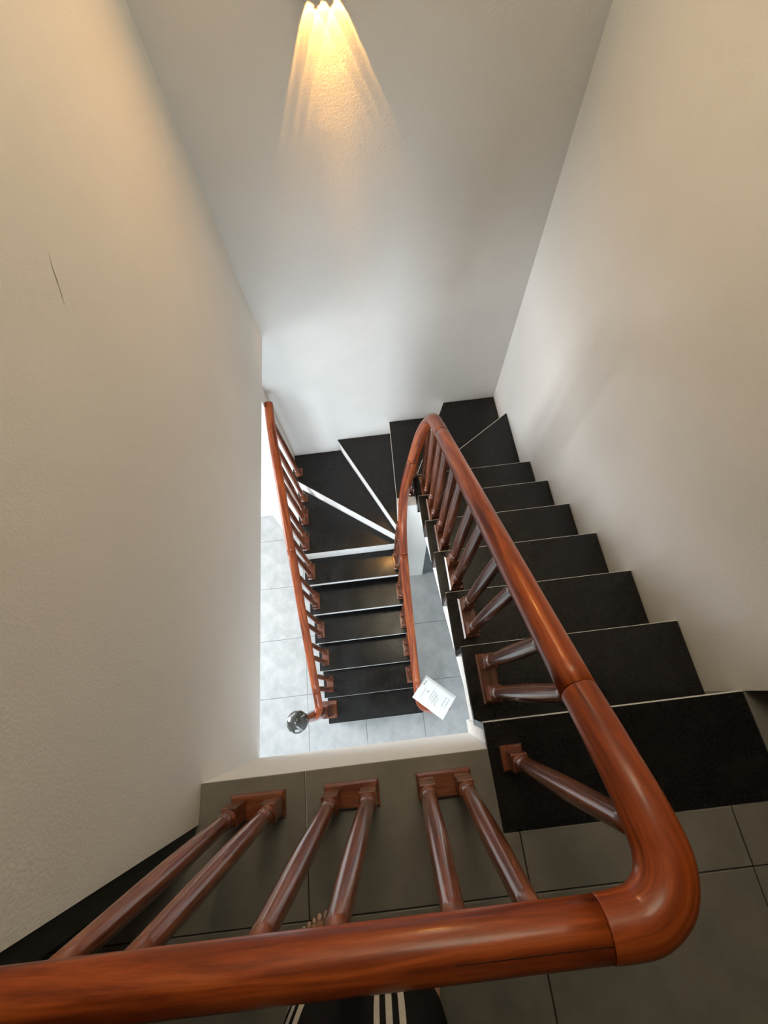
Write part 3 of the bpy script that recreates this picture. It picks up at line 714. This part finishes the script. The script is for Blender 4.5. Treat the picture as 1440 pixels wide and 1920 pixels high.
# trousers: two tapered legs and a seat, slightly loose
V, E_, Rd = [], [], []
p0 = nv(rel(-0.15, -0.66, 0.985), (0.15, 0.115)); p1 = nv(rel(-0.15, -0.655, 0.88), (0.165, 0.128), p0)
for s, hx, kx, ax, ty in ((-1, -0.225, -0.186, -0.300, -0.512), (1, -0.075, -0.092, -0.045, -0.60)):
    a = nv(rel(hx, -0.635, 0.80), (0.105, 0.108), p1); b_ = nv(rel((hx+kx)/2, -0.575, 0.65), (0.098, 0.104), a); c_ = nv(rel(kx, -0.497, 0.49), (0.086, 0.09), b_)
    d_ = nv(rel(kx*0.6+ax*0.4, -0.585, 0.30), 0.080, c_); nv(rel(ax, ty-0.150, 0.12), 0.070, d_)
tr = skin_mesh('trousers', V, E_, Rd, 1, CLOTH, pr)
V, E_, Rd = [], [], []
a = nv(rel(-0.15, -0.665, 0.86), (0.19, 0.15)); b_ = nv(rel(-0.15, -0.68, 1.02), (0.175, 0.135), a); c_ = nv(rel(-0.15, -0.70, 1.19), (0.18, 0.13), b_); d_ = nv(rel(-0.15, -0.712, 1.34), (0.175, 0.125), c_)
nv(rel(-0.15, -0.703, 1.425), (0.082, 0.078), d_)
for s in (-1, 1):
    sh = nv(rel(-0.15+s*0.155, -0.715, 1.35), 0.090, d_); nv(rel(-0.15+s*0.205, -0.729, 1.17), 0.068, sh)
skin_mesh('shirt', V, E_, Rd, 2, SHIRT, pr)
# face and hair
bm = bmesh.new(); bmesh.ops.create_uvsphere(bm, u_segments=20, v_segments=14, radius=1.0)
bmesh.ops.delete(bm, geom=[v for v in bm.verts if v.co.z < -0.25 or (v.co.y > 0.55 and v.co.z < 0.35)], context='VERTS')
bmesh.ops.scale(bm, verts=bm.verts, vec=(0.086, 0.101, 0.105))
hr = from_bm('hair', bm, HAIR, pr, True); hr.location = rel(-0.14, -0.668, 1.605)
sd = hr.modifiers.new('solid', 'SOLIDIFY'); sd.thickness = 0.012
for s in (-1, 1):
    bm = bmesh.new(); bmesh.ops.create_uvsphere(bm, u_segments=12, v_segments=8, radius=0.0115)
    o = from_bm('eye', bm, EYE, pr, True); o.location = rel(-0.14+s*0.030, -0.592, 1.575)
    bm = bmesh.new(); bmesh.ops.create_uvsphere(bm, u_segments=10, v_segments=6, radius=0.0055)
    o2 = from_bm('pupil', bm, HAIR, pr, True); o2.location = rel(-0.14+s*0.030, -0.5838, 1.573)
    bm = bmesh.new(); bmesh.ops.create_uvsphere(bm, u_segments=12, v_segments=8, radius=1.0); bmesh.ops.scale(bm, verts=bm.verts, vec=(0.009, 0.018, 0.03))
    o3 = from_bm('ear', bm, SKIN, pr, True); o3.location = rel(-0.14+s*0.078, -0.665, 1.555)
bm = bmesh.new(); vs = [bm.verts.new(p) for p in ((-0.014, 0, -0.018), (0.014, 0, -0.018), (0, 0.024, -0.015), (-0.006, 0, 0.03), (0.006, 0, 0.03))]
for q in ((0, 2, 1), (0, 3, 2), (1, 2, 4), (2, 3, 4), (0, 1, 4, 3)): bm.faces.new([vs[i] for i in q])
o = from_bm('nose', bm, SKIN, pr); o.location = rel(-0.14, -0.585, 1.545)
bm = bmesh.new(); bmesh.ops.create_uvsphere(bm, u_segments=12, v_segments=6, radius=1.0); bmesh.ops.scale(bm, verts=bm.verts, vec=(0.022, 0.008, 0.007))
o = from_bm('mouth', bm, LIPS, pr, True); o.location = rel(-0.14, -0.596, 1.507)
# white stripes: thin bands laid on the trouser surface
bpy.context.view_layer.update()
dg = bpy.context.evaluated_depsgraph_get(); tre = tr.evaluated_get(dg); tme = tre.to_mesh()
from mathutils.bvhtree import BVHTree
tbm = bmesh.new(); tbm.from_mesh(tme); bvh = BVHTree.FromBMesh(tbm)
def stripe_band(axis_pts, ang0, widths=0.010):
    bm = bmesh.new(); prev = None
    for cx, cy, cz in axis_pts:
        row = []
        for da in (-0.5, 0.5):
            a = ang0+da*widths/0.085
            dirv = Vector((math.sin(a), math.cos(a), 0)); org = Vector((cx, cy, cz))+dirv*0.4
            h = bvh.ray_cast(org, -dirv, 0.5)
            if h[0] is None: row = None; break
            row.append(bm.verts.new(h[0]+h[1]*0.0015))
        if row and prev: bm.faces.new((prev[0], prev[1], row[1], row[0]))
        prev = row
    bmesh.ops.recalc_face_normals(bm, faces=bm.faces)
    return from_bm('stripe', bm, STRIPE, tr, True)
for s, hx, kx, ax, base in ((-1, -0.225, -0.178, -0.285, -0.75), (1, -0.075, -0.095, -0.045, 0.10)):
    pts = []
    for i in range(40):
        z = 0.86-i*0.0178
        if z > 0.48: f = (z-0.48)/0.38; cx = kx+(hx-kx)*f; cy = -0.51-0.10*f
        else: f = (0.48-z)/0.35; cx = kx+(ax-kx)*f; cy = -0.51-0.16*f
        pts.append(rel(cx, cy, z))
    for i in range(3): stripe_band(pts, base+(i-1)*0.24)
tbm.free(); tre.to_mesh_clear()
